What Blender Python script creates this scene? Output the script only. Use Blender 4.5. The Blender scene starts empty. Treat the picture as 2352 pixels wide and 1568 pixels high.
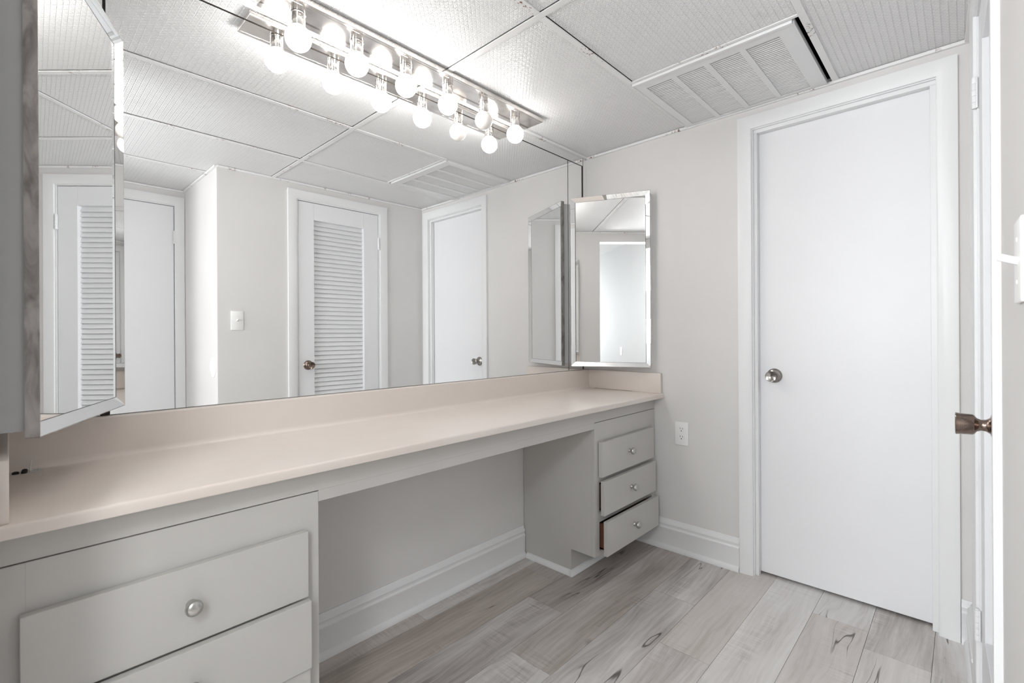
import bpy, bmesh, math, random
from mathutils import Matrix, Vector
R = math.radians
random.seed(7)
SC = bpy.context.scene
COL = SC.collection

# ------------------------------------------------------------------ camera
H = 2.147                     # ceiling height
cam = bpy.data.cameras.new('camera')
cam.lens_unit = 'MILLIMETERS'
cam.sensor_width = 36.0
cam.lens = 1097.2 / 2352 * 36.0
cam.shift_y = -(784 - 769.74) / 2352
cam.clip_start = 0.005
cam.dof.use_dof = True
cam.dof.focus_distance = 2.1
cam.dof.aperture_fstop = 5.6
camo = bpy.data.objects.new('camera', cam)
COL.objects.link(camo)
yaw, roll = 0.7578, -0.0056
fw = Vector((math.cos(yaw), math.sin(yaw), 0))
rt = Vector((math.sin(yaw), -math.cos(yaw), 0))
up = Vector((0, 0, 1))
r2 = math.cos(roll) * rt + math.sin(roll) * up
u2 = -math.sin(roll) * rt + math.cos(roll) * up
M = Matrix.Identity(4)
for i in range(3):
    M[i][0], M[i][1], M[i][2] = r2[i], u2[i], -fw[i]
M.translation = Vector((-2.3526, -1.6107, 1.1081))
camo.matrix_world = M
SC.camera = camo

# ------------------------------------------------------------------ light and exposure
BULB_POWER = 26.0             # radiance of a lit globe
HALL_W = 43.0                 # added fill lights beyond the doorway, unseen, left and right of the opening
SIDE_W = 9.5
WINDOW_FILL_W = 90.0              # added daylight from an unseen window at that room's far end
W = bpy.data.worlds.new('World')
SC.world = W
W.use_nodes = True
W.node_tree.nodes['Background'].inputs[0].default_value = (0.80, 0.88, 1.0, 1)
W.node_tree.nodes['Background'].inputs[1].default_value = 0.6
vs = SC.view_settings
vs.view_transform = 'Standard'
vs.look = 'None'
vs.gamma = 1.0
vs.use_curve_mapping = False
vs.exposure = 0.17
cy = SC.cycles
cy.use_denoising = True
cy.max_bounces = 14
cy.diffuse_bounces = 7
cy.glossy_bounces = 10
cy.transmission_bounces = 6
cy.sample_clamp_indirect = 40.0
cy.caustics_reflective = True
cy.blur_glossy = 0.6


def lamp(name, loc, watts, color, r=0.15):
    l = bpy.data.lights.new(name, 'POINT')
    l.energy, l.color, l.shadow_soft_size = watts, color, r
    o = bpy.data.objects.new(name, l)
    o.location = loc
    COL.objects.link(o)
    return o


wl = bpy.data.lights.new('window_fill', 'AREA')  # added daylight from an unseen window, aimed through the doorway
wl.shape, wl.size, wl.size_y = 'RECTANGLE', 1.36, 1.36
wl.energy, wl.color = WINDOW_FILL_W, (0.95, 0.975, 1.0)
wo = bpy.data.objects.new('window_fill', wl)
wo.location, wo.rotation_euler = (-6.775, -0.20, 1.40), (R(90), 0, R(-90))
COL.objects.link(wo)
lamp('hall_fill', (-3.10, -0.55, 1.50), HALL_W, (0.97, 0.985, 1.0))  # added point lights, out of sight, that fill the room through the doorway
lamp('hall_fill', (-2.95, -1.60, 1.15), SIDE_W, (0.97, 0.985, 1.0))
lamp('hall_fill', (-2.95, -1.60, 1.80), SIDE_W * 3, (0.97, 0.985, 1.0))

# ------------------------------------------------------------------ materials


class NT:
    """small node-tree builder"""

    def __init__(self, name):
        self.m = bpy.data.materials.new(name)
        self.m.use_nodes = True
        self.t = self.m.node_tree
        self.b = self.t.nodes['Principled BSDF']

    def n(self, typ, **kw):
        x = self.t.nodes.new(typ)
        for k, v in kw.items():
            setattr(x, k, v)
        return x

    def l(self, a, b):
        self.t.links.new(a, b)

    def set(self, sock, v):
        if hasattr(v, 'links') or isinstance(v, bpy.types.NodeSocket):
            self.l(v, sock)
        else:
            sock.default_value = v

    def math(self, op, a, b=None, c=None, clamp=False):
        x = self.n('ShaderNodeMath', operation=op)
        x.use_clamp = clamp
        self.set(x.inputs[0], a)
        if b is not None:
            self.set(x.inputs[1], b)
        if c is not None:
            self.set(x.inputs[2], c)
        return x.outputs[0]

    def coords(self):
        return self.n('ShaderNodeTexCoord').outputs['Object']

    def noise(self, vec, scale, detail=3.0, rough=0.5, dist=0.0):
        x = self.n('ShaderNodeTexNoise')
        self.l(vec, x.inputs['Vector'])
        x.inputs['Scale'].default_value = scale
        x.inputs['Detail'].default_value = detail
        x.inputs['Roughness'].default_value = rough
        x.inputs['Distortion'].default_value = dist
        return x.outputs['Fac']

    def mapping(self, vec, scale=(1, 1, 1), loc=(0, 0, 0), rot=(0, 0, 0)):
        x = self.n('ShaderNodeMapping')
        self.l(vec, x.inputs['Vector'])
        x.inputs['Scale'].default_value = scale
        x.inputs['Location'].default_value = loc
        x.inputs['Rotation'].default_value = rot
        return x.outputs[0]

    def ramp(self, fac, stops):
        x = self.n('ShaderNodeValToRGB')
        self.l(fac, x.inputs[0])
        e = x.color_ramp.elements
        while len(e) < len(stops):
            e.new(0.5)
        for i, (p, c) in enumerate(stops):
            e[i].position = p
            e[i].color = (c, c, c, 1) if isinstance(c, (int, float)) else (*c, 1)
        return x.outputs[0]

    def mix(self, fac, a, b, blend='MIX'):
        x = self.n('ShaderNodeMix', data_type='RGBA', blend_type=blend)
        self.set(x.inputs[0], fac)
        self.set(x.inputs[6], a if not isinstance(a, tuple) else (*a, 1))
        self.set(x.inputs[7], b if not isinstance(b, tuple) else (*b, 1))
        return x.outputs[2]

    def bump(self, h, strength=0.3, dist=0.001):
        x = self.n('ShaderNodeBump')
        x.inputs['Strength'].default_value = strength
        x.inputs['Distance'].default_value = dist
        self.l(h, x.inputs['Height'])
        self.l(x.outputs[0], self.b.inputs['Normal'])

    def base(self, c):
        self.set(self.b.inputs['Base Color'], c if not isinstance(c, tuple) else (*c, 1))

    def pset(self, **kw):
        for k, v in kw.items():
            self.set(self.b.inputs[k.replace('_', ' ')], v)


def paint(name, col, rough=0.5, mottling=0.03, bump=0.08, scale=350, spec=0.4):
    t = NT(name)
    v = t.coords()
    f = t.noise(v, 3.0, 4)
    t.base(t.mix(t.ramp(f, [(0.3, 0.0), (0.7, 1.0)]), tuple(c * (1 - mottling) for c in col), tuple(min(1, c * (1 + mottling)) for c in col)))
    t.pset(Roughness=rough)
    t.b.inputs['Specular IOR Level'].default_value = spec
    t.bump(t.noise(v, scale, 2), bump, 0.0006)
    return t.m


def metal(name, col, rough, brushed=None):
    t = NT(name)
    t.base(col)
    t.pset(Metallic=1.0, Roughness=rough)
    if brushed:
        v = t.mapping(t.coords(), brushed)
        f = t.noise(v, 60, 3)
        t.pset(Roughness=t.math('MULTIPLY_ADD', f, rough * 1.2, rough * 0.4))
    return t.m


MAT = {}
MAT['wall'] = paint('warm_grey_wall_paint', (0.68, 0.668, 0.657), 0.6, 0.015, 0.12)
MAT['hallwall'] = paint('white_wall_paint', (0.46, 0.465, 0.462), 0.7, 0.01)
MAT['white'] = paint('white_semigloss_paint', (0.77, 0.775, 0.78), 0.33, 0.01, 0.10, 120)
MAT['doorwhite'] = paint('white_door_paint', (0.78, 0.785, 0.80), 0.38, 0.01, 0.16, 90)
MAT['cab'] = paint('greige_cabinet_paint', (0.51, 0.498, 0.475), 0.42, 0.04, 0.06, 200)
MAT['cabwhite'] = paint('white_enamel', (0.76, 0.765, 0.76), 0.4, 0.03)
MAT['cabshade'] = paint('shaded_white_enamel', (0.40, 0.405, 0.405), 0.4, 0.04)  # the white enamel again, darkened for the shade on the left body
MAT['plastic'] = paint('white_plastic', (0.82, 0.82, 0.81), 0.3, 0.005, 0.0)
MAT['dark'] = paint('dark_void', (0.012, 0.011, 0.010), 0.9, 0.1)
MAT['black'] = paint('black_rubber', (0.015, 0.014, 0.013), 0.5, 0.1)
MAT['seam'] = paint('dark_mirror_edge', (0.022, 0.017, 0.013), 0.35, 0.2)
MAT['wood'] = paint('brown_drawer_wood', (0.13, 0.055, 0.032), 0.6, 0.3)
MAT['filter'] = paint('grey_slat_backing', (0.22, 0.22, 0.22), 0.8, 0.1)  # grey of the sheet added behind the vent slats
MAT['gap'] = paint('dark_caulk_line', (0.10, 0.09, 0.08), 0.8, 0.1)  # dark crack line in the caulk by the right side splash
MAT['chrome'] = metal('chrome', (0.86, 0.83, 0.80), 0.06)
MAT['steel'] = metal('polished_steel', (0.74, 0.74, 0.74), 0.16, (1, 1, 12))


def worn_metal():
    t = NT('worn_metal_edge')
    v = t.mapping(t.coords(), (3, 3, 1))
    f = t.noise(v, 14, 5, 0.6, 0.8)
    t.base(t.ramp(f, [(0.30, (0.20, 0.185, 0.175)), (0.52, (0.38, 0.36, 0.345)), (0.75, (0.50, 0.485, 0.47))]))
    t.pset(Metallic=0.35, Roughness=0.42)
    return t.m


MAT['worn'] = worn_metal()
MAT['pewter'] = metal('pewter', (0.56, 0.55, 0.53), 0.26)
MAT['zinc'] = metal('zinc', (0.62, 0.64, 0.64), 0.3)
MAT['strip'] = metal('scratched_mirror_strip', (0.86, 0.865, 0.87), 0.20)
MAT['bronze'] = metal('aged_bronze', (0.25, 0.19, 0.16), 0.24, (14, 14, 1))
MAT['satin'] = metal('dark_nickel', (0.36, 0.34, 0.32), 0.17)


def mirror_mat(name, tint=(0.965, 0.97, 0.967)):
    t = NT(name)
    v = t.coords()
    t.base(tint)
    t.pset(Metallic=1.0, Roughness=0.0)
    t.bump(t.noise(v, 1.6, 0), 0.05, 0.004)
    return t.m


MAT['mirror'] = mirror_mat('mirror_glass')
MAT['mirror2'] = mirror_mat('bevelled_mirror_glass', (0.95, 0.955, 0.95))


def plate_mat():
    t = NT('brushed_chrome_plate')
    v = t.coords()
    f = t.noise(t.mapping(v, (2, 60, 60)), 8, 3)
    s = t.noise(v, 9, 4)
    t.base(t.mix(t.ramp(s, [(0.45, 0.0), (0.75, 1.0)]), (0.80, 0.765, 0.74), (0.60, 0.57, 0.54)))
    t.pset(Metallic=1.0, Roughness=t.math('MULTIPLY_ADD', f, 0.10, 0.07))
    return t.m


MAT['plate'] = plate_mat()


def bulb_mat(name, lit):
    t = NT(name)
    t.base((0.86, 0.83, 0.80))
    t.pset(Roughness=0.12)
    if lit:
        t.b.inputs['Emission Color'].default_value = (1.0, 0.972, 0.945, 1)
        t.b.inputs['Emission Strength'].default_value = BULB_POWER
    else:
        t.b.inputs['Subsurface Weight'].default_value = 0.4
        t.b.inputs['Subsurface Radius'].default_value = (0.02, 0.018, 0.016)
        t.b.inputs['Subsurface Scale'].default_value = 0.5
    return t.m


MAT['bulb_on'] = bulb_mat('lit_opal_glass', True)
MAT['bulb_off'] = bulb_mat('unlit_opal_glass', False)


def marble():
    t = NT('cream_cultured_marble')
    v = t.coords()
    a = t.noise(t.mapping(v, (1, 1.6, 1.6), rot=(0, 0, 0.5)), 4.5, 4, 0.5, 0.8)
    vein = t.ramp(a, [(0.30, 0.0), (0.50, 1.0), (0.70, 0.0)])
    b = t.noise(v, 1.6, 3)
    c0 = t.mix(t.ramp(b, [(0.3, 0.0), (0.7, 1.0)]), (0.675, 0.602, 0.545), (0.725, 0.665, 0.618))
    c1 = t.mix(t.math('MULTIPLY', vein, 0.22), c0, (0.74, 0.70, 0.665))
    d = t.noise(v, 28, 4, 0.6)
    c2 = t.mix(t.ramp(d, [(0.70, 0.0), (0.86, 0.25)]), c1, (0.52, 0.46, 0.41))
    t.base(c2)
    t.pset(Roughness=t.math('MULTIPLY_ADD', t.noise(v, 7, 2), 0.05, 0.30))
    t.b.inputs['Specular IOR Level'].default_value = 0.45
    return t.m


MAT['marble'] = marble()


def tile_mat():
    """white vinyl ceiling tile with a pressed relief of small pyramids"""
    t = NT('embossed_ceiling_tile')
    v = t.coords()
    sx = t.n('ShaderNodeSeparateXYZ')
    t.l(v, sx.inputs[0])
    P = 1 / 0.0195

    def cell(s):
        f = t.math('FRACT', t.math('MULTIPLY', s, P))
        return t.math('ABSOLUTE', t.math('SUBTRACT', f, 0.5))
    ax, ay = cell(sx.outputs[0]), cell(sx.outputs[1])
    pyr = t.math('MAXIMUM', ax, ay)                       # 0 centre, .5 border
    dgn = t.math('ABSOLUTE', t.math('SUBTRACT', ax, ay))  # diagonal creases
    groove = t.ramp(dgn, [(0.0, 0.0), (0.09, 1.0)])
    rim = t.ramp(pyr, [(0.40, 0.0), (0.48, 1.0)])
    h = t.math('ADD', t.math('MULTIPLY', pyr, 0.55), t.math('ADD', t.math('MULTIPLY', rim, -0.55), t.math('MULTIPLY', groove, 0.42)))
    w = t.noise(v, 1.7, 3)
    t.bump(h, 0.95, 0.0045)
    st = t.noise(v, 5.0, 5, 0.6)
    t.base(t.mix(t.ramp(st, [(0.66, 0.0), (0.80, 0.30)]), t.mix(w, (0.865, 0.865, 0.87), (0.895, 0.895, 0.895)), (0.42, 0.41, 0.40)))
    t.pset(Roughness=0.36)
    t.b.inputs['Specular IOR Level'].default_value = 0.5
    return t.m


MAT['tile'] = tile_mat()


def bar_mat():
    t = NT('painted_grid_bar_with_rust')
    v = t.coords()
    a = t.noise(v, 6.0, 3, 0.6)
    b = t.noise(v, 70, 4, 0.7)
    m = t.math('MULTIPLY', t.ramp(a, [(0.54, 0.0), (0.60, 1.0)]), t.ramp(b, [(0.55, 0.0), (0.60, 1.0)]))
    t.base(t.mix(m, (0.80, 0.80, 0.80), (0.20, 0.085, 0.045)))
    t.pset(Roughness=0.4)
    return t.m


MAT['bar'] = bar_mat()


def floor_mat():
    t = NT('grey_oak_vinyl_plank')
    v = t.coords()
    at = t.n('ShaderNodeAttribute', attribute_name='plank')
    sp = t.n('ShaderNodeSeparateColor')
    t.l(at.outputs['Color'], sp.inputs[0])
    tone, seed, warm = sp.outputs[0], sp.outputs[1], sp.outputs[2]
    # shift the pattern from plank to plank
    cb = t.n('ShaderNodeCombineXYZ')
    t.l(t.math('MULTIPLY', seed, 37.0), cb.inputs[0])
    t.l(t.math('MULTIPLY', seed, 91.0), cb.inputs[1])
    t.l(t.math('MULTIPLY', seed, 11.0), cb.inputs[2])
    ad = t.n('ShaderNodeVectorMath', operation='ADD')
    t.l(v, ad.inputs[0])
    t.l(cb.outputs[0], ad.inputs[1])
    p = ad.outputs[0]
    wob = t.noise(t.mapping(p, (1.5, 5, 1)), 1.0, 3)
    wv = t.n('ShaderNodeCombineXYZ')
    t.l(t.math('MULTIPLY', wob, 0.12), wv.inputs[1])
    ad2 = t.n('ShaderNodeVectorMath', operation='ADD')
    t.l(p, ad2.inputs[0])
    t.l(wv.outputs[0], ad2.inputs[1])
    q = ad2.outputs[0]
    broad = t.noise(t.mapping(q, (1.6, 9, 1)), 1.0, 4, 0.55)
    fine = t.noise(t.mapping(q, (9, 190, 1)), 1.0, 4, 0.65)
    rings = t.n('ShaderNodeTexWave', wave_type='BANDS', bands_direction='Y')
    t.l(t.mapping(q, (0.7, 5.0, 1)), rings.inputs['Vector'])
    rings.inputs['Scale'].default_value = 2.6
    rings.inputs['Distortion'].default_value = 9.0
    rings.inputs['Detail'].default_value = 2.5
    rings.inputs['Detail Scale'].default_value = 0.7
    saw = t.noise(t.mapping(p, (150, 7, 1)), 1.0, 2, 0.6)
    patch = t.noise(t.mapping(p, (2.2, 6, 1), (3, 1, 0)), 1.0, 2)
    g = t.math('ADD', t.math('MULTIPLY', t.math('SUBTRACT', broad, 0.08), 0.80), t.math('ADD', t.math('MULTIPLY', fine, 0.30), t.math('MULTIPLY', rings.outputs['Fac'], 0.05)))
    g = t.math('ADD', g, t.math('MULTIPLY', t.math('MULTIPLY', t.math('SUBTRACT', saw, 0.5), 0.5), t.ramp(patch, [(0.52, 0.0), (0.66, 1.0)])))
    g = t.math('ADD', g, t.math('MULTIPLY', t.math('SUBTRACT', tone, 0.5), 0.36))
    c = t.ramp(g, [(0.24, (0.23, 0.211, 0.198)), (0.44, (0.46, 0.438, 0.420)), (0.60, (0.63, 0.612, 0.597)), (0.85, (0.77, 0.758, 0.745))])
    c = t.mix(t.math('MULTIPLY', warm, 0.42), c, (0.40, 0.315, 0.25))
    # long dark checks along the grain
    ck = t.noise(t.mapping(q, (1.25, 17, 1), (7, 3, 0)), 1.0, 2, 0.5, 0.35)
    line = t.ramp(t.math('ABSOLUTE', t.math('SUBTRACT', ck, 0.5)), [(0.0, 1.0), (0.0045, 0.8), (0.009, 0.0)])
    gate = t.ramp(t.noise(t.mapping(p, (1.9, 6, 1), (1, 9, 0)), 1.0, 1), [(0.575, 0.0), (0.64, 1.0)])
    crack = t.math('MULTIPLY', line, gate)
    c = t.mix(t.math('MULTIPLY', crack, 0.85), c, (0.045, 0.036, 0.030))
    vo = t.n('ShaderNodeTexVoronoi', feature='F1')
    t.l(t.mapping(q, (1.9, 4.2, 1)), vo.inputs['Vector'])
    vo.inputs['Scale'].default_value = 1.0
    knot = t.ramp(vo.outputs['Distance'], [(0.02, 0.7), (0.065, 0.0)])
    c = t.mix(knot, c, (0.10, 0.082, 0.070))
    t.base(c)
    t.pset(Roughness=t.math('MULTIPLY_ADD', fine, 0.18, 0.36))
    t.b.inputs['Specular IOR Level'].default_value = 0.35
    hh = t.math('SUBTRACT', t.math('ADD', t.math('MULTIPLY', fine, 0.5), t.math('MULTIPLY', saw, 0.2)), t.math('MULTIPLY', crack, 1.6))
    t.bump(hh, 0.30, 0.0012)
    return t.m


MAT['floor'] = floor_mat()

# ------------------------------------------------------------------ mesh helpers
I4 = Matrix.Identity(4)


class MB:
    """collects shapes, in the frame F, into one mesh"""

    def __init__(self, F=None):
        self.bm = bmesh.new()
        self.F = F.copy() if F else I4.copy()

    def _bevel(self, geom, w, seg=2):
        if w > 0:
            edges = [e for e in geom if isinstance(e, bmesh.types.BMEdge)]
            bmesh.ops.bevel(self.bm, geom=edges, offset=w, segments=seg, affect='EDGES', profile=0.5, clamp_overlap=True)

    def box(self, x0, x1, y0, y1, z0, z1, bevel=0.0, T=None, seg=2):
        x0, x1 = min(x0, x1), max(x0, x1)
        y0, y1 = min(y0, y1), max(y0, y1)
        z0, z1 = min(z0, z1), max(z0, z1)
        S = Matrix.Translation(((x0 + x1) / 2, (y0 + y1) / 2, (z0 + z1) / 2)) @ Matrix.Diagonal((x1 - x0, y1 - y0, z1 - z0, 1))
        r = bmesh.ops.create_cube(self.bm, size=1.0, matrix=(T @ S) if T else S)
        if bevel:
            vs_ = r['verts']
            es = {e for v in vs_ for e in v.link_edges}
            self._bevel(list(es), bevel, seg)
        return self

    def quad(self, pts):
        self.bm.faces.new([self.bm.verts.new(p) for p in pts])
        return self

    def prism(self, poly, axis, a, b, m0=0.0, m1=0.0):
        """poly = [(p,q)] in the plane across axis; swept a..b (m0, m1 mitre the ends by p)"""
        def pt(p, q, s):
            return {'x': (s, p, q), 'y': (p, s, q), 'z': (p, q, s)}[axis]
        A = [self.bm.verts.new(pt(p, q, a + m0 * p)) for p, q in poly]
        B = [self.bm.verts.new(pt(p, q, b + m1 * p)) for p, q in poly]
        n = len(poly)
        for i in range(n):
            self.bm.faces.new((A[i], A[(i + 1) % n], B[(i + 1) % n], B[i]))
        self.bm.faces.new(A[::-1])
        self.bm.faces.new(B)
        return self

    def lathe(self, prof, origin=(0, 0, 0), axis=(0, 0, 1), seg=32):
        """prof = [(radius, height along axis)]"""
        q = Vector((0, 0, 1)).rotation_difference(Vector(axis).normalized()).to_matrix().to_4x4()
        T = Matrix.Translation(origin) @ q
        rings = []
        for r, h in prof:
            if r < 1e-6:
                rings.append([self.bm.verts.new(T @ Vector((0, 0, h)))])
            else:
                rings.append([self.bm.verts.new(T @ Vector((r * math.cos(2 * math.pi * k / seg), r * math.sin(2 * math.pi * k / seg), h))) for k in range(seg)])
        for a, b in zip(rings, rings[1:]):
            for k in range(seg):
                k2 = (k + 1) % seg
                if len(a) == 1 and len(b) == 1:
                    continue
                if len(a) == 1:
                    self.bm.faces.new((a[0], b[k], b[k2]))
                elif len(b) == 1:
                    self.bm.faces.new((a[k], b[0], a[k2]))
                else:
                    self.bm.faces.new((a[k], b[k], b[k2], a[k2]))
        return self

    def tube(self, pts, r, seg=10):
        pts = [Vector(p) for p in pts]
        rings = []
        for i, p in enumerate(pts):
            d = (pts[min(i + 1, len(pts) - 1)] - pts[max(i - 1, 0)]).normalized()
            a = d.orthogonal().normalized()
            b = d.cross(a)
            rings.append([self.bm.verts.new(p + r * (math.cos(2 * math.pi * k / seg) * a + math.sin(2 * math.pi * k / seg) * b)) for k in range(seg)])
        for A, B in zip(rings, rings[1:]):
            d0 = min(range(seg), key=lambda s: (A[0].co - B[s].co).length)
            for k in range(seg):
                self.bm.faces.new((A[k], A[(k + 1) % seg], B[(k + 1 + d0) % seg], B[(k + d0) % seg]))
        self.bm.faces.new(rings[0][::-1])
        self.bm.faces.new(rings[-1])
        return self

    def build(self, name, mat, parent=None, smooth=False, origin=None):
        self.bm.transform(self.F)
        if parent is not None:
            self.bm.transform(WM[parent.name].inverted())
        elif origin is not None:
            self.bm.transform(Matrix.Translation(-Vector(origin)))
        bmesh.ops.recalc_face_normals(self.bm, faces=self.bm.faces)
        me = bpy.data.meshes.new(name)
        self.bm.to_mesh(me)
        self.bm.free()
        me.materials.append(MAT[mat] if isinstance(mat, str) else mat)
        if smooth:
            for p in me.polygons:
                p.use_smooth = True
            me.set_sharp_from_angle(angle=R(38))
        o = bpy.data.objects.new(name, me)
        COL.objects.link(o)
        if parent is not None:
            o.parent = parent
            WM[o.name] = WM[parent.name].copy()
        else:
            WM[o.name] = Matrix.Translation(origin) if origin is not None else I4.copy()
            if origin is not None:
                o.location = origin
        return o


WM = {}


def tag(o, label=None, cat=None, group=None, kind=None):
    if label:
        o['label'] = label
    if cat:
        o['category'] = cat
    if group:
        o['group'] = group
    if kind:
        o['kind'] = kind
    return o


def thing(name, loc=(0, 0, 0), rz=0.0, **kw):
    o = bpy.data.objects.new(name, None)
    COL.objects.link(o)
    o.empty_display_size = 0.05
    o.location = loc
    o.rotation_euler = (0, 0, rz)
    WM[o.name] = Matrix.Translation(loc) @ Matrix.Rotation(rz, 4, 'Z')
    return tag(o, **kw)


# frame of the louvre-door wall, which is a little out of square
TH = 0.0310
LW = Matrix.Translation((0, -1.629, 0)) @ Matrix.Rotation(TH, 4, 'Z')     # local x = -distance from the far corner, local y = out into the room

# ------------------------------------------------------------------ floor
PW = 0.1805
edges0 = -0.0855


def build_floor():
    bm = bmesh.new()
    lay = bm.loops.layers.float_color.new('plank')
    rnd = random.Random(21)
    fixed = {3: -0.425, 4: -0.740, 6: -0.158, 1: -0.835, 2: -1.14, 5: -1.02, 0: -0.66}
    tones = {(0, 0): .25, (1, 0): .2, (1, 1): .3, (2, 0): .22, (2, 1): .3, (3, 1): .5, (3, 0): .38, (4, 1): .36, (4, 0): .8, (5, 0): .85, (5, 1): .7, (6, 0): .95, (6, 1): .72}  # plank variation plus shade in the colour: left rows darker, right rows lighter
    L = 1.22
    for row in range(-16, 17):
        y1 = edges0 - PW * row
        y0 = y1 - PW
        x = fixed.get(row, -rnd.random() * L)
        x = x + L
        k = 0
        while x > 0.1:
            x -= L
        x += L
        while x > -8.4:
            a, b = max(x - L, -8.4), min(x, 0.14)
            if b > a:
                g = 0.0006
                vs_ = [bm.verts.new(p) for p in ((a + g, y0 + g, 0), (b - g, y0 + g, 0), (b - g, y1 - g, 0), (a + g, y1 - g, 0))]
                f = bm.faces.new(vs_)
                tone = tones.get((row, k), (0.22 if row < 4 else 0.42) + 0.46 * rnd.random())  # random tone on a base darkened for the shaded left rows
                c = (tone, rnd.random(), rnd.random() ** 2, 1)
                for lp in f.loops:
                    lp[lay] = c
                k += 1
            x -= L
    # sub-floor just below, so that joints read as thin lines
    me = bpy.data.meshes.new('floor')
    r = bmesh.ops.extrude_face_region(bm, geom=bm.faces[:])
    bmesh.ops.translate(bm, verts=[e for e in r['geom'] if isinstance(e, bmesh.types.BMVert)], vec=(0, 0, -0.006))
    bmesh.ops.recalc_face_normals(bm, faces=bm.faces)
    bm.to_mesh(me)
    bm.free()
    me.materials.append(MAT['floor'])
    o = bpy.data.objects.new('floor', me)
    COL.objects.link(o)
    tag(o, kind='structure')
    WM[o.name] = I4.copy()
    s = MB().box(-8.4, 0.2, -3.2, 3.2, -0.06, -0.006).build('subfloor', 'dark', o)
    return o


build_floor()

# ------------------------------------------------------------------ walls
XL = -2.372                     # wall on the left end, with the doorway where the photographer stands


def struct(mb, name, mat, **kw):
    return tag(mb.build(name, mat, **kw), kind='structure')


struct(MB().box(XL - 0.12, 0.12, 0.006, 0.12, 0, 2.32), 'wall_left', 'wall')
w = MB()
w.box(0, 0.12, 0.006, -0.900, 0, 2.30).box(0, 0.12, -1.548, -1.80, 0, 2.30).box(0, 0.12, -0.900, -1.548, 2.052, 2.30)
struct(w, 'wall_far', 'wall')
w = MB(LW)
w.box(0.0, -0.385, 0, -0.12, 0, 2.30).box(-1.010, -1.475, 0, -0.12, 0, 2.30).box(-0.385, -1.010, 0, -0.12, 2.045, 2.30)
struct(w, 'wall_right', 'wall')
# short wall going back into the recess, and the recess wall with its plain door
w = MB()
w.box(-1.4768, -1.36, -1.6758, -2.46, 0, 2.30)
struct(w, 'wall_recess_side', 'wall')
w = MB()
w.box(XL - .12, -2.262, -2.44, -2.56, 0, 2.30).box(-1.525, -1.36, -2.44, -2.56, 0, 2.30).box(-2.262, -1.525, -2.44, -2.56, 2.045, 2.30)
struct(w, 'wall_recess_back', 'wall')
w = MB()
w.box(XL, XL - .12, 0.006, -0.675, 0, 2.45).box(XL, XL - .12, -1.84, -2.56, 0, 2.45).box(XL, XL - .12, -0.675, -1.84, 2.052, 2.45)
struct(w, 'wall_near', 'wall')
# room beyond the doorway
HZ = 2.45
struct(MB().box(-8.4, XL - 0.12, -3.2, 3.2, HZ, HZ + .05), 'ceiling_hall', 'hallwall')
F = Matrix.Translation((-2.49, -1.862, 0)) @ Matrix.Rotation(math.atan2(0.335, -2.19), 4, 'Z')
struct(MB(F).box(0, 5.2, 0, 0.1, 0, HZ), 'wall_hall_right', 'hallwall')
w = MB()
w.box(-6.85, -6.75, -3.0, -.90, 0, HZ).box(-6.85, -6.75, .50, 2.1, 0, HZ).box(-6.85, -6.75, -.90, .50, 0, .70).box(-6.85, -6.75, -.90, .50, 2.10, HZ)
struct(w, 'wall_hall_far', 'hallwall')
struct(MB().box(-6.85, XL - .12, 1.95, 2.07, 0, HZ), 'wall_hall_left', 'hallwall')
w = MB()
for y in (-.90, -.22, .46):
    w.box(-6.83, -6.79, y, y + .04, .74, 2.06)
for z in (.70, 1.38, 2.06):
    w.box(-6.83, -6.79, -.90, .50, z, z + .04)
struct(w, 'unseen_window_1', 'white')  # window added out of view to carry the daylight fill
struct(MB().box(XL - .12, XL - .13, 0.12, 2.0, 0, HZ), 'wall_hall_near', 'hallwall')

# ------------------------------------------------------------------ baseboards
BB = [(0, 0), (0.024, 0), (0.024, 0.010), (0.019, 0.020), (0.0135, 0.024), (0.0135, 0.098), (0.0165, 0.104), (0.0165, 0.110), (0.0115, 0.116), (0.0115, 0.124),
      (0.0145, 0.129), (0.0135, 0.136), (0.0085, 0.141), (0.0070, 0.148), (0.0045, 0.153), (0, 0.153)]


def bboard(mb, kind, a, b):
    if kind == 'left':      # on y=.006 facing -y
        mb.prism([(0.006 - p, q) for p, q in BB], 'x', a, b)
    elif kind == 'far':     # on x=0 facing -x
        mb.prism([(-p, q) for p, q in BB], 'y', a, b)
    elif kind == 'right':   # in the LW frame facing +y
        mb.prism([(p, q) for p, q in BB], 'x', a, b)
    elif kind == 'seg':     # on x=-1.476 facing -x
        mb.prism([(-1.4768 - p, q) for p, q in BB], 'y', a, b)
    return mb


struct(bboard(MB(), 'left', -1.812, -0.572), 'baseboard_left', 'white', smooth=True)
b_ = bboard(MB(), 'far', -0.30, -0.846)
bboard(b_, 'far', -1.600, -1.628)
struct(b_, 'baseboard_far', 'white', smooth=True)
b_ = bboard(MB(LW), 'right', -0.024, -0.330)
bboard(b_, 'right', -1.066, -1.475)
struct(b_, 'baseboard_right', 'white', smooth=True)
struct(bboard(MB(), 'seg', -1.69, -2.42), 'baseboard_recess', 'white', smooth=True)
# shoe moulding round the foot of the right-hand cabinet
q = [(0, 0), (0.016, 0), (0.016, 0.006), (0.010, 0.019), (0.003, 0.024), (0, 0.024)]
t_ = MB().prism([(-0.566 - p, z) for p, z in q], 'y', -0.020, -0.2882)
t_.prism([(-0.288 - p, z) for p, z in q], 'x', -0.566 - 0.016, -0.026)
struct(t_, 'trim_1', 'white', smooth=True)

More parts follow.
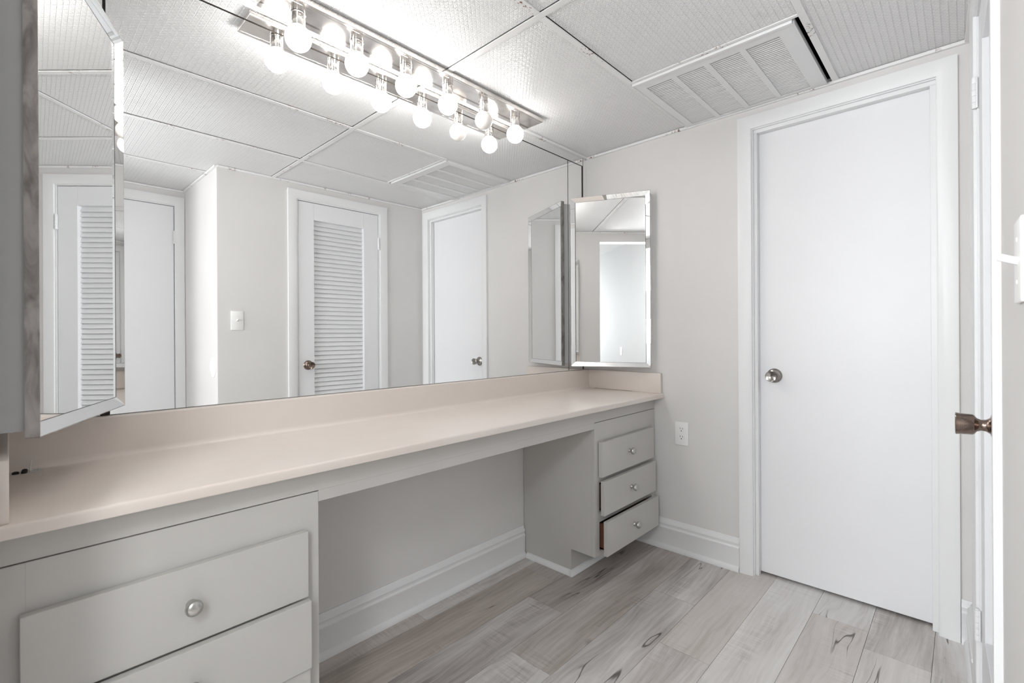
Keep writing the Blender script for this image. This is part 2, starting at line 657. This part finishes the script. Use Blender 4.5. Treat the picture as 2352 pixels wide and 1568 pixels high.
# ------------------------------------------------------------------ ceiling
def build_ceiling():
    root = thing('ceiling', (0, 0, H), kind='structure')
    MB().box(XL - .1, 0.1, 0.1, -2.6, 2.31, 2.33).build('plenum_deck', 'dark', root)  # the plenum's darkness is put into this colour
    MB().box(-.003, -.001, -.55, -1.36, H + .019, 2.308).build('plenum_dark_liner', 'dark', root)  # added dark liner that blackens the slot beside the vent
    GX = -1.155
    tiles = [(0, GX, 0, -.61), (GX, XL, 0, -.61), (-.56, GX, -.61, -1.222), (GX, XL, -.61, -1.222),
             (0, GX, -1.228, -1.70), (GX, XL, -1.222, -1.86), (-1.40, XL, -1.86, -2.46)]
    for x1, x0, y1, y0 in tiles:
        g = 0.0035
        west = abs(x1 - GX) < .001
        gx1 = 0.0146 if west else g                      # the panels sit a little off the bars on one side
        gy1 = 0.0142 if y1 < -.5 and not west else g
        gy0 = 0.0146 if west and y0 > -2.4 else g
        MB().box(x0 + g, x1 - gx1, y0 + gy0, y1 - gy1, H + 0.0035, H + 0.018).build('ceiling_tile', 'tile', root)
    bw = 0.0115

    def bar(x0, x1, y0, y1):
        MB().box(x0, x1, y0, y1, H - 0.001, H + 0.003, 0.0008).build('grid_bar', 'bar', root)
    bar(GX - bw, GX + bw, 0, -1.69)                          # cross runs towards the room's right wall
    bar(XL, GX - bw - .001, -.61 - bw, -.61 + bw)
    bar(GX + bw + .001, -.566, -.61 - bw, -.61 + bw)
    bar(XL, GX - bw - .001, -1.226 - bw, -1.226 + bw)
    bar(GX + bw + .001, 0, -1.232 - bw, -1.232 + bw)
    bar(XL, -1.476, -1.86 - bw, -1.86 + bw)
    bar(-.581, -.567, -.61 - bw, -1.222)
    # wall angle all round
    for a in ((-.012, 0, 0, -1.63), (XL, 0, 0.006, -.010), (XL, XL + .014, 0, -2.44), (XL, -1.476, -2.426, -2.44), (-1.49, -1.476, -1.68, -2.44)):
        zo = 0.0003 * (int(abs(a[0] * 977 + a[2] * 331)) % 5)
        MB().box(a[0], a[1], a[2], a[3], H - 0.010 - zo, H + 0.002, 0.001).build('wall_angle', 'bar', root)
    MB(LW).box(-1.475, -0.0135, 0, 0.013, H - 0.0102, H + 0.002, 0.001).build('wall_angle', 'bar', root)
    return root


build_ceiling()

# ------------------------------------------------------------------ doors
def frame_strip_set(name_c, name_j, mb_c, mb_j):
    return mb_c, mb_j


def casing_prof(th):
    return [(0, 0), (0.058, 0), (0.058, th * .55), (0.054, th * .72), (0.046, th * .74), (0.040, th * .86), (0.006, th), (0, th * .93)]


def casing(mb, o0, o1, top, th, P):
    """picture-frame casing; P maps (along, out, z) to a point; o0/o1 outer edges along the wall, o0<o1"""
    pr = casing_prof(th)
    bm = mb.bm

    def ring(f):
        return [bm.verts.new(P(*f(w, t))) for w, t in pr]
    rings = [ring(lambda w, t: (o0 + w, t, 0)), ring(lambda w, t: (o0 + w, t, top - w)), ring(lambda w, t: (o1 - w, t, top - w)), ring(lambda w, t: (o1 - w, t, 0))]
    n = len(pr)
    for A, B in zip(rings, rings[1:]):
        for i in range(n):
            bm.faces.new((A[i], A[(i + 1) % n], B[(i + 1) % n], B[i]))
    bm.faces.new(rings[0][::-1])
    bm.faces.new(rings[-1])
    return mb


def knob(name, mat, parent, origin, axis, reach=0.06):
    p = [(0, 0), (0.031, 0), (0.0325, 0.003), (0.030, 0.007), (0.024, 0.010), (0.017, 0.012), (0.0125, 0.018), (0.0115, 0.026), (0.014, 0.032), (0.0195, 0.036),
         (0.0215, 0.039), (0.0225, reach - .006), (0.0235, reach - .001), (0.0225, reach), (0.017, reach - .002), (0.004, reach - .004), (0.003, reach - .006), (0, reach - .006)]
    return MB().lathe(p, origin, axis, 40).build(name, mat, parent, smooth=True)


def hinge(parent, F, x, y, z, sx, leaf_w=0.014):
    """butt hinge: five-knuckle barrel and the edge of a leaf"""
    h = MB(F)
    for k in range(5):
        h.lathe([(0, 0), (0.0065, 0), (0.0068, 0.001), (0.0068, 0.0165), (0.0065, 0.0175), (0, 0.0175)], (x, y + 0.0055, z + k * 0.018), (0, 0, 1), 16)
    h.lathe([(0, 0), (0.005, 0), (0.005, 0.003), (0, 0.004)], (x, y + 0.0055, z + 0.090), (0, 0, 1), 12)
    h.box(x, x + sx * leaf_w, y - 0.001, y + 0.0025, z, z + 0.09, 0.0006)
    h.box(x, x - sx * leaf_w * .5, y - 0.001, y + 0.002, z, z + 0.09, 0.0006)
    return h.build('hinge', 'white', parent, smooth=True)


# door in the far wall
d1 = thing('door_1', (0, -1.223, 0), kind='structure')
leaf = MB().box(0.042, 0.077, -0.921, -1.5245, 0.012, 2.030, 0.002).build('door_leaf', 'doorwhite', d1)
knob('door_knob', 'satin', leaf, (0.042, -0.985, 0.9185), (-1, 0, 0))
casing(MB(), 0.848, 1.598, 2.105, 0.018, lambda a, t, z: (-t, -a, z)).build('casing', 'white', d1, smooth=True)
j = MB()
j.box(-0.001, 0.12, -0.896, -0.911, 0, 2.043).box(-0.001, 0.12, -1.539, -1.552, 0, 2.043).box(-0.001, 0.12, -0.896, -1.552, 2.043, 2.056)
j.build('jamb', 'white', d1)
s_ = MB()
s_.box(0.010, 0.040, -0.9105, -0.9245, 0, 2.0268, 0.0015).box(0.010, 0.040, -1.5215, -1.5395, 0, 2.0268, 0.0015).box(0.010, 0.040, -0.9105, -1.5395, 2.027, 2.0435, 0.0015)
s_.build('door_stop', 'white', d1)
MB().box(0.079, 0.12, -0.905, -1.545, 0.0, 2.05).build('backing', 'dark', d1)

# louvred door in the right wall
d2 = thing('door_2', (LW @ Vector((-0.70, 0, 0)))[:], TH, kind='structure')
lf = MB(LW)
T0 = -0.004
for a, b, z0, z1 in ((-0.400, -0.517, .012, 2.030), (-0.889, -0.996, .012, 2.030), (-0.517, -0.889, 1.913, 2.030), (-0.517, -0.889, .012, .26)):
    lf.box(a, b, T0, T0 - .038, z0, z1, 0.0015)
leaf2 = lf.build('door_leaf', 'doorwhite', d2)
lv = MB(LW)
n = 53
pit = (1.913 - .262) / n
for k in range(n):
    z = .262 + pit * k
    T = LW.inverted() @ LW @ Matrix.Translation((-0.703, T0 - .0275, z + pit * .5)) @ Matrix.Rotation(R(24), 4, 'X')
    lv.box(-0.187, 0.187, -0.003, 0.003, -pit * .60, pit * .60, 0.001, T, 1)
lv.box(-0.516, -0.890, T0 - .040, T0 - .042, .26, 1.915)
lv.build('louver_panel', 'doorwhite', leaf2)
knob('door_knob', 'bronze', leaf2, (LW @ Vector((-0.934, T0, 0.912)))[:], (LW.to_3x3() @ Vector((0, 1, 0)))[:], 0.066)
casing(MB(LW), 0.329, 1.066, 2.098, 0.0135, lambda a, t, z: (-a, t, z)).build('casing', 'white', d2, smooth=True)
j = MB(LW)
j.box(-0.380, -0.397, -0.12, 0.001, 0, 2.033).box(-0.999, -1.012, -0.12, 0.001, 0, 2.033).box(-0.380, -1.012, -0.12, 0.001, 2.033, 2.047)
j.box(-0.397, -0.41, -0.119, -0.044, 0, 2.033).box(-0.986, -0.999, -0.119, -0.044, 0, 2.033)
j.build('jamb', 'white', d2)
for z in (1.765, 0.205):
    hinge(d2, LW, -0.3985, 0.0, z, 1)
MB(LW).box(-0.411, -0.985, -0.06, -0.118, 0, 2.032).build('backing', 'dark', d2)

# plain door at the back of the recess
d3 = thing('door_3', (-1.894, -2.44, 0), kind='structure')
l3 = MB().box(-1.540, -2.246, -2.446, -2.481, 0.012, 2.030, .002).build('door_leaf', 'doorwhite', d3)
casing(MB(), 1.479, 2.308, 2.098, 0.015, lambda a, t, z: (-a, -2.44 + t, z)).build('casing', 'white', d3, smooth=True)
j = MB()
j.box(-1.520, -1.537, -2.56, -2.439, 0, 2.033).box(-2.249, -2.265, -2.56, -2.439, 0, 2.033).box(-1.520, -2.265, -2.56, -2.439, 2.033, 2.047)
j.build('jamb', 'white', d3)
for z in (1.765, 0.205):
    hinge(d3, Matrix.Translation((0, -2.44, 0)), -1.5385, 0.0, z, 1)
knob('door_knob', 'bronze', l3, (-2.182, -2.446, 0.912), (0, 1, 0), 0.062)

# ------------------------------------------------------------------ wall mirror
YM = 0.0
mir = thing('wall_mirror', (-1.186, 0, 0.91), label='frameless mirror sheet covering the whole wall above the long beige vanity top', cat='mirror')
ZB, ZT = 0.9085, 2.0865
MB().box(-0.1900, -2.1745, YM, YM + .005, ZB, ZT).build('centre_pane', 'mirror', mir)
MB().box(-0.0550, -0.1845, YM, YM + .005, ZB, ZT).build('side_pane', 'mirror', mir)
MB().box(-2.1810, XL + .002, YM, YM + .005, ZB, ZT).build('side_pane', 'mirror', mir)
MB().box(-0.0440, XL + .002, YM, YM + .005, ZT + .005, H - .012).build('top_strip', 'mirror', mir)
MB().box(-0.0400, -0.002, YM, YM + .005, ZB, H - .012).build('end_strip', 'mirror2', mir)
g_ = MB().box(XL + .002, -0.001, YM + .0045, YM + .006, ZB - .001, H - .008)
g_.build('backing', 'seam', mir)
e_ = MB()
e_.box(-0.0520, XL + .002, YM - .001, YM + .005, ZT + .0005, ZT + .0045)
e_.box(-0.0545, -0.0505, YM - .001, YM + .005, ZB, ZT + .0045)
e_.build('edge_channel', 'seam', mir)
MB().box(-2.1900, -2.1700, YM - .004, YM + .001, ZB - .001, ZB + .010, .002).build('mirror_clip', 'black', mir)

# ------------------------------------------------------------------ vanity top
def build_top():
    x0, x1 = XL + .001, -0.001
    ct = thing('vanity_countertop', (-1.186, -.24, .777), label='long cream cultured marble vanity top with an upstand, lying on both drawer cabinets', cat='countertop')
    zt, zb, yf = 0.801, 0.7775, -0.474
    # slab with a rounded nose and a coved upstand, one section swept along the wall
    pr = [(0.004, zb), (yf + .002, zb)]
    pr += [(yf + .0006, zb + .0006), (yf, zb + .002)]
    for k in range(6):
        a = R(90 * k / 5)
        pr.append((yf + .006 - .006 * math.cos(a), zt - .006 + .006 * math.sin(a)))
    cr = 0.016
    for k in range(7):
        a = R(90 * k / 6)
        pr.append((-0.020 - cr + cr * math.sin(a), zt + cr - cr * math.cos(a)))
    pr += [(-0.020, 0.903), (-0.018, 0.9055), (-0.004, 0.9065), (0.004, 0.9065)]
    MB().prism(pr, 'x', x0, x1).build('slab', 'marble', ct, smooth=True)
    for a, b, nm in ((-0.0205, -0.001, 'r'), (XL + .001, -2.3515, 'l')):
        m = MB().box(a, b, -.0165, yf + .010, zt - .0005, 0.9065, 0.003)
        m.build('side_splash', 'marble', ct, smooth=True)
    m = MB()
    m.box(-0.0212, -0.0200, -.060, -.300, zt - .0002, zt + .0014).build('caulk_line', 'gap', ct)
    return ct


build_top()

# ------------------------------------------------------------------ cabinets
YF = -0.420


def drawer_knob(parent, x, y, z):
    p = [(0, 0), (0.0105, 0), (0.0105, 0.002), (0.0085, 0.005), (0.0080, 0.009), (0.0110, 0.012), (0.0145, 0.0155), (0.0162, 0.020), (0.0160, 0.0245), (0.0128, 0.0285), (0.0068, 0.0305), (0, 0.031)]
    return MB().lathe(p, (x, y, z), (0, -1, 0), 28).build('knob', 'pewter', parent, smooth=True)


def cabinet(name, x0, x1, label, drawers, dx0, dx1, kx, toe_side):
    c = thing(name, ((x0 + x1) / 2, -.21, 0), label=label, cat='cabinet', group='drawer cabinets under the vanity top')
    tk, zt = 0.12, 0.7175
    side = [(0.003, 0.001), (-0.288, 0.001), (-0.288, tk), (YF + .018, tk), (YF + .018, zt), (0.003, zt)]
    for a, b in ((x0, x0 + .016), (x1 - .016, x1)):
        MB().prism(side, 'x', a, b).build('side_panel', 'cab', c)
    MB().box(x0 + .016, x1 - .016, -.276, -.288, .001, tk).build('toe_kick', 'cab', c)
    MB().box(x0 + .016, x1 - .016, -.010, YF + .02, tk, tk + .014).build('bottom_panel', 'wood', c)
    MB().box(x0 + .016, x1 - .016, -.004, .002, tk, zt).build('back_panel', 'wood', c)
    fr = MB()
    sw = .036
    fr.box(x0, x0 + sw, YF, YF + .018, tk, .716, .0008).box(x1 - sw, x1, YF, YF + .018, tk, .716, .0008)
    zs = [d[0] for d in drawers] + [drawers[-1][1]]
    fr.box(x0 + sw, x1 - sw, YF + .0003, YF + .018, drawers[0][1] + -.008, .716)
    for (z0, z1, _), (w0, w1, _2) in zip(drawers, drawers[1:]):
        fr.box(x0 + sw, x1 - sw, YF + .0003, YF + .018, w1 - .012, z0 + .012)
    fr.box(x0 + sw, x1 - sw, YF + .0003, YF + .018, tk, drawers[-1][0] + .012)
    fr.build('face_frame', 'cab', c)
    for z0, z1, out in drawers:
        yb = YF - out
        d = MB().box(dx0, dx1, yb - .018, yb, z0, z1, .0012).build('drawer', 'cab', c)
        bx = MB()
        ix0, ix1, iz0, iz1 = dx0 + .022, dx1 - .022, z0 + .016, z1 - .022
        bx.box(ix0, ix0 + .012, yb, -.05, iz0, iz1).box(ix1 - .012, ix1, yb, -.05, iz0, iz1).box(ix0, ix1, -.05, -.062, iz0, iz1).box(ix0, ix1, yb, -.05, iz0, iz0 + .006)
        bx.box(ix0 + .012, ix1 - .012, yb, yb + .012, iz0, iz1)
        bx.build('drawer_box', 'wood', d)
        drawer_knob(d, kx, yb - .018, (z0 + z1) / 2 + .002)
    return c


cabinet('drawer_cabinet', XL + .004, -1.812, 'wide greige drawer cabinet under the left end of the long vanity top',
        [(.470, .630, .002), (.303, .466, .018), (.130, .298, .010)], -2.340, -1.846, -2.091, None)
cabinet('drawer_cabinet', -0.566, -0.002, 'greige drawer cabinet beside the wall outlet with three drawers, the lowest one ajar',
        [(.472, .629, .003), (.303, .456, .014), (.128, .280, .028)], -0.540, -0.052, -0.300, None)
ap = MB().box(XL + .004, -0.002, YF, YF + .018, .7185, .7775, .0008)
ap.box(-1.8115, -0.5665, YF, YF + .018, .690, .7185, .0004)
tag(ap.build('apron_rail', 'cab', origin=(-1.18, YF, .72)), 'long greige rail under the front edge of the vanity top above the knee space', 'rail')

# ------------------------------------------------------------------ medicine cabinets
def medicine(label, hx, hy, wall_x, sgn, ang, wd):
    """door hinged at its front edge (hx, hy); it opens away from the wall. sgn=+1 faces +x, -1 faces -x"""
    zb, zt = 0.9355, 1.862
    c = thing('medicine_cabinet', (wall_x, hy, zb), label=label, cat='mirror cabinet', group='angled mirror cabinets at both ends of the vanity')
    # wedge-shaped body between the wall and the angled front
    tx, ty = sgn * math.sin(ang), math.cos(ang)
    nx, ny = sgn * math.cos(ang), -math.sin(ang)

    def at(u, v):
        return (hx + tx * u + nx * v, hy + ty * u + ny * v)
    a, b_ = at(.006, -.0203), at(wd - .008, -.0203)
    k = (-.005 - b_[1]) / -ny
    poly = [(wall_x, a[1]), a, b_, (b_[0] - nx * k, -.005), (wall_x, -.005)]
    MB().prism(poly, 'z', zb + .012, zt - .012).build('cabinet_body', 'cabwhite' if sgn < 0 else 'cabshade', c)
    # door in its own frame: local x along the door from the hinge, y outwards, z up
    Fm = Matrix(((tx, nx, 0, hx), (ty, ny, 0, hy), (0, 0, 1, 0), (0, 0, 0, 1)))
    d = MB(Fm).box(0.0005, wd, -.020, -.013, zb, zt, .0006)
    d.box(0, .0015, -.020, 0, zb, zt).box(wd - .0015, wd, -.020, 0, zb, zt).box(0, wd, -.020, 0, zb, zb + .0015).box(0, wd, -.020, 0, zt - .0015, zt)
    door = d.build('mirrored_door', 'worn', c)
    bw, dep = .0235, .0115
    MB(Fm).box(bw + .0022, wd - bw - .0030, -.0130, -dep, zb + bw + .0012, zt - bw - .0012).build('mirror_panel', 'mirror2', door)
    MB(Fm).box(bw - .001, wd - bw + .001, -.0131, -.0124, zb + bw - .001, zt - bw + .001).build('panel_gasket', 'seam', door)
    for q4 in (((0.0016, zb + .0016), (wd - .0016, zb + .0016), (wd - bw, zb + bw), (bw, zb + bw)),
               ((0.0016, zt - .0016), (bw, zt - bw), (wd - bw, zt - bw), (wd - .0016, zt - .0016)),
               ((0.0016, zb + .0016), (bw, zb + bw), (bw, zt - bw), (0.0016, zt - .0016)),
               ((wd - .0016, zb + .0016), (wd - .0016, zt - .0016), (wd - bw, zt - bw), (wd - bw, zb + bw))):
        s = MB(Fm)
        ins = lambda p: (0 if (p[0] < .01 or p[0] > wd - .01) else -dep + .0006)
        top = [s.bm.verts.new((x, ins((x, z)), z)) for x, z in q4]
        bot = [s.bm.verts.new((x, -.0128, z)) for x, z in q4]
        s.bm.faces.new(top)
        s.bm.faces.new(bot[::-1])
        for i in range(4):
            s.bm.faces.new((top[i], top[(i + 1) % 4], bot[(i + 1) % 4], bot[i]))
        s.build('bevel_strip', 'strip' if max(p[1] for p in q4) < zb + .1 else 'mirror2', door)
    return c


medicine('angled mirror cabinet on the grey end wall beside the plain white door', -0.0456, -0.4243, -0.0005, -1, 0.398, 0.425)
medicine('angled mirror cabinet at the vanity top end opposite the door, showing its shaded side', -2.3142, -0.4471, XL + .0005, 1, 0.405, 0.425)

# ------------------------------------------------------------------ light bar
lb = thing('vanity_light_bar', (-1.2025, -.09, H), label='chrome strip light with six round bulbs under the ceiling, along the mirror', cat='light')
PZ = 2.127
pl = MB().box(-1.821, -.584, -.030, -.150, PZ, H - .001, .0015)
pl.build('base_plate', 'plate', lb)
# shallow pressed channel along the plate
MB().box(-1.819, -.586, -.1345, -.1365, PZ - .0012, PZ + .001, .0005).build('plate_rib', 'chrome', lb)
sock0 = bulb0 = None
BR = 0.0395
BZ = 2.049
for k in range(6):
    bx_ = -1.7172 + .2008 * k
    s = MB().lathe([(0, PZ - .0005), (0.0225, PZ - .0005), (0.0225, PZ - .003), (0.0212, PZ - .0035), (0.0212, PZ - .041), (0.0205, PZ - .0425), (0.0185, PZ - .042), (0.0180, PZ - .034), (0, PZ - .034)],
                   (bx_, -.087, 0), (0, 0, 1), 32)
    s.build('socket', 'chrome', lb, smooth=True)
    prof = [(0, -BR)]
    for i in range(1, 18):
        a = R(-90 + 10 * i)
        if a > R(62):
            break
        prof.append((BR * math.cos(a), BR * math.sin(a)))
    prof += [(0.0158, BR * .93), (0.0140, BR * 1.02), (0.0135, BR * 1.1), (0, BR * 1.1)]
    bl = MB().lathe(prof, (bx_, -.087, BZ), (0, 0, 1), 36)
    o = bl.build('bulb', 'bulb_off' if k == 4 else 'bulb_on', lb, smooth=True)
    if k == 4:
        o['label'] = 'unlit opal bulb'

# ------------------------------------------------------------------ return-air grille
vt = thing('air_vent', (-.286, -.905, H), label='white slatted air grille in the ceiling next to a black gap above the plain door', cat='vent')
VX0, VX1, VY0, VY1 = -.561, -.014, -1.201, -.612
VZ = H - .007
fr = MB()
bw = .046
fr.box(VX0 + .011, VX1, VY0 + .0025, VY0 + .052, VZ, VZ + .004).box(VX0 + .011, VX1, -.648, VY1 - .0025, VZ, VZ + .004)
fr.box(VX0 + .011, -.509, VY0 + .052, -.648, VZ, VZ + .004).box(-.034, VX1, VY0 + .052, -.648, VZ, VZ + .004)
fr.box(VX0 - .003, VX0 + .010, VY0, VY1, VZ - .003, H + .012, .0015).box(VX0 + .0105, VX1, VY0 - .004, VY0 + .002, VZ - .001, H + .012).box(VX0 + .0105, VX1, VY1 - .002, VY1 + .002, VZ - .001, H + .012)
py = [(-.648, -.757), (-.778, -.887), (-.909, -1.018), (-1.039, -1.149)]
for (a, b), (c2, d2_) in zip(py, py[1:]):
    fr.box(-.509, -.034, b, c2, VZ, VZ + .004)
fr.build('vent_frame', 'white', vt)
for a, b in py:
    s = MB()
    nn = 36
    for k in range(nn):
        x = -.507 + (.507 - .036) * (k + .5) / nn
        T = Matrix.Translation((x, (a + b) / 2, VZ + .0045)) @ Matrix.Rotation(R(20), 4, 'Y')
        s.box(-.0033, .0033, (b - a) / 2, (a - b) / 2, -.0006, .0006, 0, T)
    s.build('slat_panel', 'white', vt)
MB().box(VX0 + .02, VX1 - .005, VY0 + .01, VY1 - .01, VZ + .020, VZ + .022).build('slat_gap_backing', 'filter', vt)  # added grey sheet giving the gaps between the slats their darker tone

# ------------------------------------------------------------------ outlet, switch, disc, plates
ou = thing('wall_outlet', (0, -.5685, .605), label='white double socket outlet on the grey wall between drawer cabinet and plain door', cat='outlet')
MB().box(0, -.006, -.5335, -.6035, .546, .664, .0025).build('cover_plate', 'plastic', ou, smooth=True)
for z in (.586, .626):
    r_ = MB()
    pts = []
    for k in range(24):
        a = 2 * math.pi * k / 24
        pts.append((-.5685 + .0172 * math.cos(a), z + max(-.0135, min(.0135, .0172 * math.sin(a)))))
    r_.prism([(p, q_) for p, q_ in pts], 'x', -.0055, -.0078)
    rr = r_.build('receptacle', 'plastic', ou)
    h_ = MB()
    for dy, w_, hgt in ((-.0065, .0018, .0075), (.0060, .0018, .0090)):
        h_.box(-.0076, -.0081, -.5685 + dy - w_ / 2, -.5685 + dy + w_ / 2, z + .001, z + .001 + hgt)
    h_.lathe([(0, 0), (.0026, 0), (.0026, .0004), (0, .0004)], (-.0077, -.5685, z - .0065), (-1, 0, 0), 14)
    h_.build('slots', 'dark', rr)
MB().lathe([(0, 0), (.0033, 0), (.003, .0012), (0, .0014)], (-.0058, -.5685, .606), (-1, 0, 0), 14).build('screw', 'plastic', ou, smooth=True)

sw = thing('light_switch', (LW @ Vector((-1.371, 0, 1.209)))[:], TH, label='white toggle light switch on the grey wall left of the louvred door in the mirror', cat='switch')
MB(LW).box(-1.336, -1.406, 0, .006, 1.150, 1.268, .0025).build('cover_plate', 'plastic', sw, smooth=True)
T = Matrix.Translation((-1.371, .006, 1.209)) @ Matrix.Rotation(R(22), 4, 'X')
MB(LW).box(-.0045, .0045, -.004, .020, -.005, .005, .0015, T).build('toggle', 'plastic', sw, smooth=True)
for z in (1.179, 1.239):
    MB(LW).lathe([(0, 0), (.0033, 0), (.003, .0012), (0, .0014)], (-1.371, .0058, z), (0, 1, 0), 14).build('screw', 'plastic', sw, smooth=True)

ds = MB().lathe([(0, 0), (.064, 0), (.064, .002), (.058, .0055), (.030, .0062), (0, .0062)], (0, 0, 0), (-1, 0, 0), 40)
tag(ds.build('wall_protector_disc', 'plastic', smooth=True, origin=(0, 0, 0)), 'white round door bumper disc on the pale wall of the recess, seen in the mirror', 'bumper')
bpy.data.objects['wall_protector_disc'].location = (-1.4768, -1.772, .919)

hp = thing('wall_plate', (0, 0, 0), label='small white wall plate in the bright next room, seen inside the right cabinet mirror', cat='switch')
HF = F.copy()
hpw = HF @ Vector((2.25, 0, .86))
hp.location = hpw
WM[hp.name] = Matrix.Translation(hpw)
# the wall's room side is its local -y
MB(HF).box(2.215, 2.285, -.006, 0, .80, .92, .002).build('cover_plate', 'plastic', hp, smooth=True)
MB(HF).box(2.240, 2.260, -.011, -.006, .835, .885, .002).build('rocker', 'plastic', hp, smooth=True)

# ------------------------------------------------------------------ bits left on the vanity top
CZ = 0.8010
def cap(loc, label, tilt=0.0):
    p = [(0, 0), (.0046, 0), (.0052, .0012), (.0052, .0036), (.0040, .0058), (.002, .0066), (0, .0068)]
    o = MB().lathe(p, (0, 0, 0), (0, 0, 1), 18).build('rubber_cap', 'black', smooth=True, origin=(0, 0, 0))
    o.location = loc
    tag(o, label, 'cap', 'black rubber caps on the vanity top')
    return o


c_a = cap((-2.3410, -.056, CZ), 'black rubber cap on the vanity top nearest the left side splash')
c_a.scale = (1.15, 0.9, 0.9)
cap((-2.3262, -.0425, CZ), 'black rubber cap at the back of a pair, beside the small metal clip')
cap((-2.3272, -.0585, CZ), 'black rubber cap at the front of a pair, beside the small metal clip')
mc = thing('metal_clip', (-2.3120, -.050, CZ), label='tiny bent metal mirror clip lying on the vanity top by black caps', cat='clip')
MB().box(-2.3180, -2.3035, -.054, -.043, CZ, CZ + .0016, .0004).build('clip_base', 'zinc', mc)
MB().box(-2.3045, -2.3030, -.054, -.043, CZ, CZ + .006, .0003).build('clip_lip', 'zinc', mc)
MB().lathe([(0, 0), (.0036, 0), (.0034, .0016), (.001, .0022), (0, .0018)], (-2.3085, -.0485, CZ + .0016), (0, 0, 1), 16).build('screw_head', 'zinc', mc, smooth=True)
MB().tube([(-2.3175, -.048, CZ + .0016), (-2.3172, -.046, CZ + .008), (-2.3160, -.040, CZ + .017), (-2.3150, -.036, CZ + .024)], .0010, 8).build('clip_wire', 'zinc', mc, smooth=True)
ws = MB()
pts = [(.0044 * math.cos(2 * math.pi * k / 20), .0044 * math.sin(2 * math.pi * k / 20), .0012) for k in range(21)]
ws.tube(pts, .0011, 8)
wsh = ws.build('washer', 'zinc', smooth=True, origin=(0, 0, 0))
wsh.location = (-2.3025, -.044, CZ)
tag(wsh, 'tiny metal washer ring lying beside the bent clip on the vanity top', 'washer')
